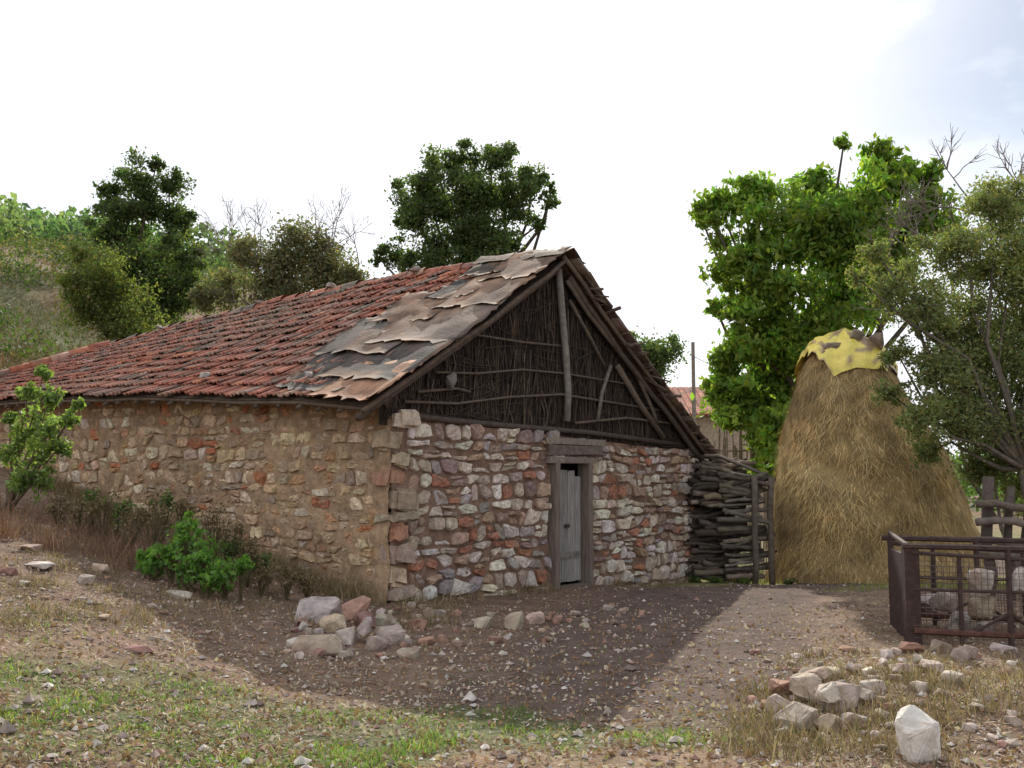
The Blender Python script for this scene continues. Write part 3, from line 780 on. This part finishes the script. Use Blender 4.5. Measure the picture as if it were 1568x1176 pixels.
bush('green_weed',[(290,810,10.4,18),(265,845,10.2,22),(310,850,10.2,24),(285,870,10.0,24),(345,880,10,20),(235,865,10.2,18),(320,885,9.9,22),(370,862,10.1,12),(225,850,10.3,10)],.065,(.14,.25,.06),250)
bush('low_shrub',[(235,790,11,28),(195,800,11,26),(330,800,11.2,24),(380,850,10.8,18),(120,790,11.5,24),(400,880,10.5,16),(160,770,11.4,20),(440,880,10.6,14),(280,780,11.3,18),(90,775,11.9,22),(360,820,11.1,18),(470,895,10.7,12)],.035,(.17,.13,.07),340,M_dry)
bush('low_shrub',[(400,860,10.9,16),(350,845,11,16),(180,785,11.7,18),(140,770,12,16),(250,770,11.8,14)],.045,(.10,.15,.05),260)
bush('low_shrub',[(1250,900,17.5,10),(1210,905,17,9),(1095,895,16.8,9),(1140,900,16.8,8),(1062,890,17,8)],.07,(.10,.14,.04),120)
def blades(acc,x,y,h,w,col,lean=.5):
    n=len(x);z=T(x,y)
    b=np.stack([x,y,z-.004],1);an=rng.uniform(0,2*math.pi,n);t=np.stack([np.cos(an),np.sin(an),0*an],1)
    dl=rng.normal(0,lean,(n,3));dl[:,2]=1;dl/=np.linalg.norm(dl,axis=1)[:,None]
    m=b+dl*(h*.55)[:,None];dl2=dl+rng.normal(0,lean*.6,(n,3))*np.array([1,1,.2]);dl2[:,2]-=.2
    e=m+dl2*(h*.5)[:,None];w=w[:,None]
    V=np.stack([b-t*w,b+t*w,m+t*w*.7,m-t*w*.7,e],1).reshape(-1,3)
    k=np.arange(n)[:,None]*5
    sz4=(k+np.array([0,1,2,3]));sz3=(k+np.array([3,2,4]))
    acc.add(V,sz4,np.repeat(col,5,axis=0))
    acc.l.append((sz3+acc.n-len(V)).ravel());acc.sz.append(np.full(n,3))
def scatter(n,y0=4,y1=13.5,pw=1.6):
    u=rng.random(n);y=(y0**(1-pw)+(y1**(1-pw)-y0**(1-pw))*u)**(1/(1-pw));x=rng.uniform(-.62,.62,n)*y
    rel=np.stack([x-O[0],y-O[1]],1);s=rel@a_;t=rel@g_
    k=~((s>-.03)&(t>-.03)&(t<W+.1));return x[k],y[k]
A=Acc();x,y=scatter(190000)
gm=sm((fbm(x*.8,y*.8,4)+.08)*3)*sm((8.8-y)/2.5)*sm((1.9-x)/1.5)*.95+.05
k=rng.random(len(x))<gm*.8*sm(fbm(x*4,y*4,3)*2+.6);x=x[k];y=y[k]
c=np.array([[.13,.24,.05],[.17,.25,.07],[.10,.18,.05],[.30,.27,.13]])[rng.integers(0,4,len(x))]*rng.uniform(.7,1.3,(len(x),1))
cl=.6+1.2*sm(fbm(x*2.5,y*2.5,3)+.5)
blades(A,x,y,rng.uniform(.012,.045,len(x))*cl,rng.uniform(.0015,.0045,len(x)),c,.6)
xg=rng.uniform(3.5,12,16000);yg=rng.uniform(13.5,21,16000);k=(np.abs(xg-pathx(yg))>1.1+.5*rng.random(16000));xg=xg[k];yg=yg[k]
blades(A,xg,yg,rng.uniform(.03,.12,len(xg)),rng.uniform(.003,.006,len(xg)),np.array([.24,.25,.10])*rng.uniform(.6,1.3,(len(xg),1)),.5)
A.build('grass',M_leaf)
A=Acc();x,y=scatter(150000,y1=16)
pw_=1-sm((np.abs(x-pathx(y))-.7)/.9)
k=rng.random(len(x))<(.15+.6*sm(fbm(x*1.6+5,y*1.6,3)*1.8+.42))*(1-.85*pw_);x=x[k];y=y[k]
n=len(x);an=rng.uniform(0,2*math.pi,n);Ls=rng.uniform(.012,.055,n)*(1+.4*(y>7));wd=rng.uniform(.001,.004,n)
d=np.stack([np.cos(an),np.sin(an)],1)
p0=np.stack([x,y],1)-d*Ls[:,None]/2;p1=p0+d*Ls[:,None];nrm=np.stack([-d[:,1],d[:,0]],1)*wd[:,None]
def zz(p,o): return np.concatenate([p,(T(p[:,0],p[:,1])+o)[:,None]],1)
o1=rng.uniform(.003,.008,n);o2=rng.uniform(.003,.022,n)
V=np.stack([zz(p0-nrm,o1),zz(p0+nrm,o1),zz(p1+nrm,o2),zz(p1-nrm,o2)],1).reshape(-1,3)
c=np.array([[.42,.32,.21],[.31,.21,.14],[.22,.14,.095],[.58,.50,.39],[.14,.09,.065]])[rng.integers(0,5,n)]*rng.uniform(.8,1.2,(n,1))
A.add(V,np.arange(4*n).reshape(n,4),np.repeat(c,4,axis=0));A.build('straw_litter',M_dry)
A=Acc();x,y=scatter(16000,y1=12);z=T(x,y)+.012;n=len(x)
leafs(A,np.stack([x,y,z],1),.034,np.array([[.38,.24,.15],[.25,.15,.10],[.58,.49,.39]])[rng.integers(0,3,n)],.6);A.build('fallen_leaves',M_dry)
A=Acc();X_=[];Y_=[];Hh=[]
def tuft(px,py,n,sp,h):
    p=G(px,py);X_.append(p[0]+rng.normal(0,sp,n));Y_.append(p[1]+rng.normal(0,sp,n));Hh.append(rng.uniform(.4,1,n)*h)
for i in range(140):
    u=rng.uniform(0,7.5);p=H(u,-.15-abs(rng.normal(0,.18)),0);n=50
    X_.append(p[0]+rng.normal(0,.09,n));Y_.append(p[1]+rng.normal(0,.09,n));Hh.append(rng.uniform(.1,.36,n))
for i in range(60):
    u=rng.uniform(0,7.3);p=H(-.12-abs(rng.normal(0,.1)),u,0);n=25
    if DL-.2<u<DR+.2: continue
    X_.append(p[0]+rng.normal(0,.06,n));Y_.append(p[1]+rng.normal(0,.06,n));Hh.append(rng.uniform(.05,.2,n))
for i in range(130): tuft(rng.uniform(0,560),rng.uniform(800,960),50,.1,rng.uniform(.06,.2))
for i in range(95): tuft(rng.uniform(1130,1568),rng.uniform(1000,1170),55,.10,rng.uniform(.08,.22))
for i in range(40): tuft(rng.uniform(0,1100),rng.uniform(960,1170),20,.06,rng.uniform(.04,.08))
for i in range(25): tuft(rng.uniform(600,700),rng.uniform(925,965),25,.06,.2)
x=np.concatenate(X_);y=np.concatenate(Y_);h=np.concatenate(Hh);n=len(x)
c=np.array([[.32,.24,.14],[.42,.325,.20],[.22,.15,.095],[.15,.14,.07]])[rng.integers(0,4,n)]*rng.uniform(.75,1.2,(n,1))
blades(A,x,y,h,rng.uniform(.0015,.004,n),c,.45);A.build('dry_grass_tufts',M_dry)
A=Acc();X_=[];Y_=[];Hh=[]
for i in range(70):
    p=P(rng.uniform(-40,350),760,rng.uniform(10.3,12.8));X_.append(p[0]+rng.normal(0,.09,40));Y_.append(p[1]+rng.normal(0,.09,40));Hh.append(rng.uniform(.12,.42,40))
x=np.concatenate(X_);y=np.concatenate(Y_);h=np.concatenate(Hh);n=len(x)
blades(A,x,y,h,rng.uniform(.002,.004,n),np.array([.24,.14,.10])*rng.uniform(.6,1.5,(n,1)),.35);A.build('dry_weeds',M_dry)
A=Acc();n=30000;y=rng.uniform(19,48,n);x=-rng.uniform(.28,.72,n)*y
c=np.array([[.27,.20,.12],[.17,.16,.08],[.11,.13,.055],[.25,.14,.10]])[rng.integers(0,4,n)]*rng.uniform(.7,1.2,(n,1))
blades(A,x,y,rng.uniform(.15,.5,n),rng.uniform(.008,.018,n),c,.4);A.build('hillside_grass',M_dry)
# pebbles
A=Acc();x,y=scatter(15000,y1=17);sz=rng.exponential(.008,len(x))+.004
octv=np.array([[1,0,0],[0,1,0],[-1,0,0],[0,-1,0],[0,0,1],[0,0,-1.]]);octf=np.array([[0,1,4],[1,2,4],[2,3,4],[3,0,4],[1,0,5],[2,1,5],[3,2,5],[0,3,5]])
n=len(x);an=rng.uniform(0,6.28,n);cr,sr=np.cos(an),np.sin(an)
V=octv[None]*(rng.uniform(.7,1.3,(n,6,1)))*(sz[:,None,None])*np.stack([np.ones(n),rng.uniform(.6,1,n),rng.uniform(.4,.8,n)],1)[:,None,:]
V=np.stack([V[...,0]*cr[:,None]-V[...,1]*sr[:,None],V[...,0]*sr[:,None]+V[...,1]*cr[:,None],V[...,2]],-1)+np.stack([x,y,T(x,y)+sz*.2],1)[:,None,:]
c=np.array([[.42,.36,.31],[.58,.53,.47],[.31,.23,.19],[.33,.20,.155]])[rng.integers(0,4,n)]*rng.uniform(.8,1.2,(n,1))
A.add(V.reshape(-1,3),(octf[None]+(np.arange(n)*6)[:,None,None]).reshape(-1,3),np.repeat(c,6,axis=0));A.build('pebbles',M_rock)
rp=[(.42,.34,.28),(.50,.43,.37),(.34,.20,.15),(.44,.33,.25)]
def rocks(name,lst):
    A=Acc()
    for it in lst:
        (px,py,w,hf)=it[:4];lift=it[4] if len(it)>4 else 0
        g=G(px,py);s=w/F*g[1]*.5;hullrock(A,[g[0],g[1]+s*.3,g[2]+s*hf*.45+lift],(s,s*.8,s*hf),pick(rp,[2,1.6,1.4,1]))
    A.build(name,M_rock)
L=[(485,955,75,.75),(540,950,70,.7),(485,1000,80,.55),(530,985,50,.7),(600,985,55,.7),(575,995,35,.8),(560,960,40,.8),(640,965,38,.7),(450,990,30,.6),(460,960,30,.6),(625,1010,40,.5),(590,960,40,.7),(510,968,50,.7),(555,985,40,.7,.1)]+[(rng.uniform(440,680),rng.uniform(940,1010),rng.uniform(12,30),.7) for i in range(40)]
rocks('rock_pile',L)
L=[(740,962,38,.7),(790,965,44,.8),(820,955,32,.9),(760,985,30,.5),(855,955,28,.6),(700,990,24,.6),(880,945,24,.6),(930,935,20,.6),(650,1055,20,.5)]+[(rng.uniform(600,1000),rng.uniform(925,1010),rng.uniform(7,18),.7) for i in range(50)]
rocks('scattered_rocks',L)
L=[(1205,1095,66,.7),(1255,1055,55,.8),(1290,1085,74,.7),(1230,1115,84,.5),(1200,1068,55,.8),(1265,1118,55,.6),(1310,1112,45,.6),(1275,1040,40,.7),(1180,1088,34,.6),(1240,1080,60,.7,.06),(1270,1090,50,.7,.08),(1225,1065,45,.7,.05),(1245,1048,45,.7,.03),(1320,1075,45,.6),(1400,1000,40,.6),(1360,1010,36,.6),(1430,1030,45,.6),(1310,1030,32,.6),(1340,1060,45,.5),(1380,1035,40,.6),(1410,1060,36,.6),(1350,1100,34,.5),(1480,1010,50,.6),(1540,1000,40,.6),(1440,1000,40,.7),(1460,1045,36,.6)]+[(rng.uniform(1150,1560),rng.uniform(1000,1160),rng.uniform(10,30),.6) for i in range(90)]
rocks('rock_pile',L)
L=[(rng.uniform(0,560),rng.uniform(810,1010),rng.uniform(6,26),.4) for i in range(60)]+[(45,845,34,.5),(60,872,50,.35),(130,895,40,.5),(150,875,30,.6),(270,915,50,.3),(210,1000,50,.35),(10,880,40,.4)]
rocks('slope_stones',L)
A=Acc();g=G(1412,1168);s=40/F*g[1]
hullrock(A,g+np.array([0,s*.3,s*.8]),(s*.85,s*.8,s*1.3),(.72,.67,.61),20)
M2=mat('pale_rock',.9,8,.7,1.15,.8,25);A.build('white_boulder',M2)
# ================= LIGHT, SKY, CAMERA
az=math.radians(2.5);el=math.radians(32)
sv=Vector((math.sin(az)*math.cos(el),math.cos(az)*math.cos(el),math.sin(el)))
sd=bpy.data.lights.new('sun','SUN');sd.energy=5.0;sd.angle=math.radians(.5);sd.color=(1,.93,.82)
so=bpy.data.objects.new('sun',sd);scene.collection.objects.link(so);so.rotation_euler=sv.to_track_quat('Z','Y').to_euler()
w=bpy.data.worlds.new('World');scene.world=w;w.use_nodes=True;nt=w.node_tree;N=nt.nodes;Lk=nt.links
sk=N.new('ShaderNodeTexSky');sk.sky_type='NISHITA';sk.sun_disc=False;sk.sun_elevation=el;sk.sun_rotation=az;sk.dust_density=.8;sk.air_density=1.0;sk.ozone_density=1.5
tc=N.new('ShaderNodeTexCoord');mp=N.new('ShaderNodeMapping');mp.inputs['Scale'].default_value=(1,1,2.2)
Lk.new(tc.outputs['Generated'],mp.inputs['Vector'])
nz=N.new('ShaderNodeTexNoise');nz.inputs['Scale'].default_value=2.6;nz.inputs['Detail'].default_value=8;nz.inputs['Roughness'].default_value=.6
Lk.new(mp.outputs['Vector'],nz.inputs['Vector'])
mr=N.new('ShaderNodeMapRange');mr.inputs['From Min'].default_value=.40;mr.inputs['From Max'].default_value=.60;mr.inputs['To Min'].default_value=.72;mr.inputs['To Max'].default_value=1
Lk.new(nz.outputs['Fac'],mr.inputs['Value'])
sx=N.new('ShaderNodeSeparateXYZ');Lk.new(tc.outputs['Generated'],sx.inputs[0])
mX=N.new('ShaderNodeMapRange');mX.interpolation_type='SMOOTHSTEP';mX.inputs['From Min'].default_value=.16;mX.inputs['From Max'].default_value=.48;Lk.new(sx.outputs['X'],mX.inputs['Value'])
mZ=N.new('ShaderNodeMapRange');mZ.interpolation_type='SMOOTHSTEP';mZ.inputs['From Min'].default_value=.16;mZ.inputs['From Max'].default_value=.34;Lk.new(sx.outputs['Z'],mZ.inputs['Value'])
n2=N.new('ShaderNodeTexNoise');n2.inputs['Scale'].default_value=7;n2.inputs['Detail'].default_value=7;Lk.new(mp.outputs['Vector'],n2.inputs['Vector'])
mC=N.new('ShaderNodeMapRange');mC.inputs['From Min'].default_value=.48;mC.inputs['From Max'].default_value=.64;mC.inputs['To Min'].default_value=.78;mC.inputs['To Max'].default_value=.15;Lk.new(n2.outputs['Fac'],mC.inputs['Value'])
def M(op,a,b):
    m=N.new('ShaderNodeMath');m.operation=op
    for i,v in enumerate((a,b)):
        if isinstance(v,(int,float)): m.inputs[i].default_value=v
        else: Lk.new(v,m.inputs[i])
    return m.outputs[0]
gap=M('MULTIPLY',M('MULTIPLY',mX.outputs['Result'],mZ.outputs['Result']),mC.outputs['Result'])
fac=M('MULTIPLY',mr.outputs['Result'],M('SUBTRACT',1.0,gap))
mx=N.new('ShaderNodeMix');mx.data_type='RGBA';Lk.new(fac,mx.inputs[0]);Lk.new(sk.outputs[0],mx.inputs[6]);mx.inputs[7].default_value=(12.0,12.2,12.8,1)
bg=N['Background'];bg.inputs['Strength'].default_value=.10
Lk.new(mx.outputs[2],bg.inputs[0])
cam=bpy.data.cameras.new('camera');co=bpy.data.objects.new('camera',cam);scene.collection.objects.link(co)
cam.sensor_width=36;cam.lens=36*F/1568;cam.clip_end=3000;cam.clip_start=.05
co.location=(0,0,EYE);co.rotation_euler=(math.pi/2+PITCH,0,0);scene.camera=co
scene.view_settings.view_transform='Standard';scene.view_settings.look='None';scene.view_settings.exposure=0
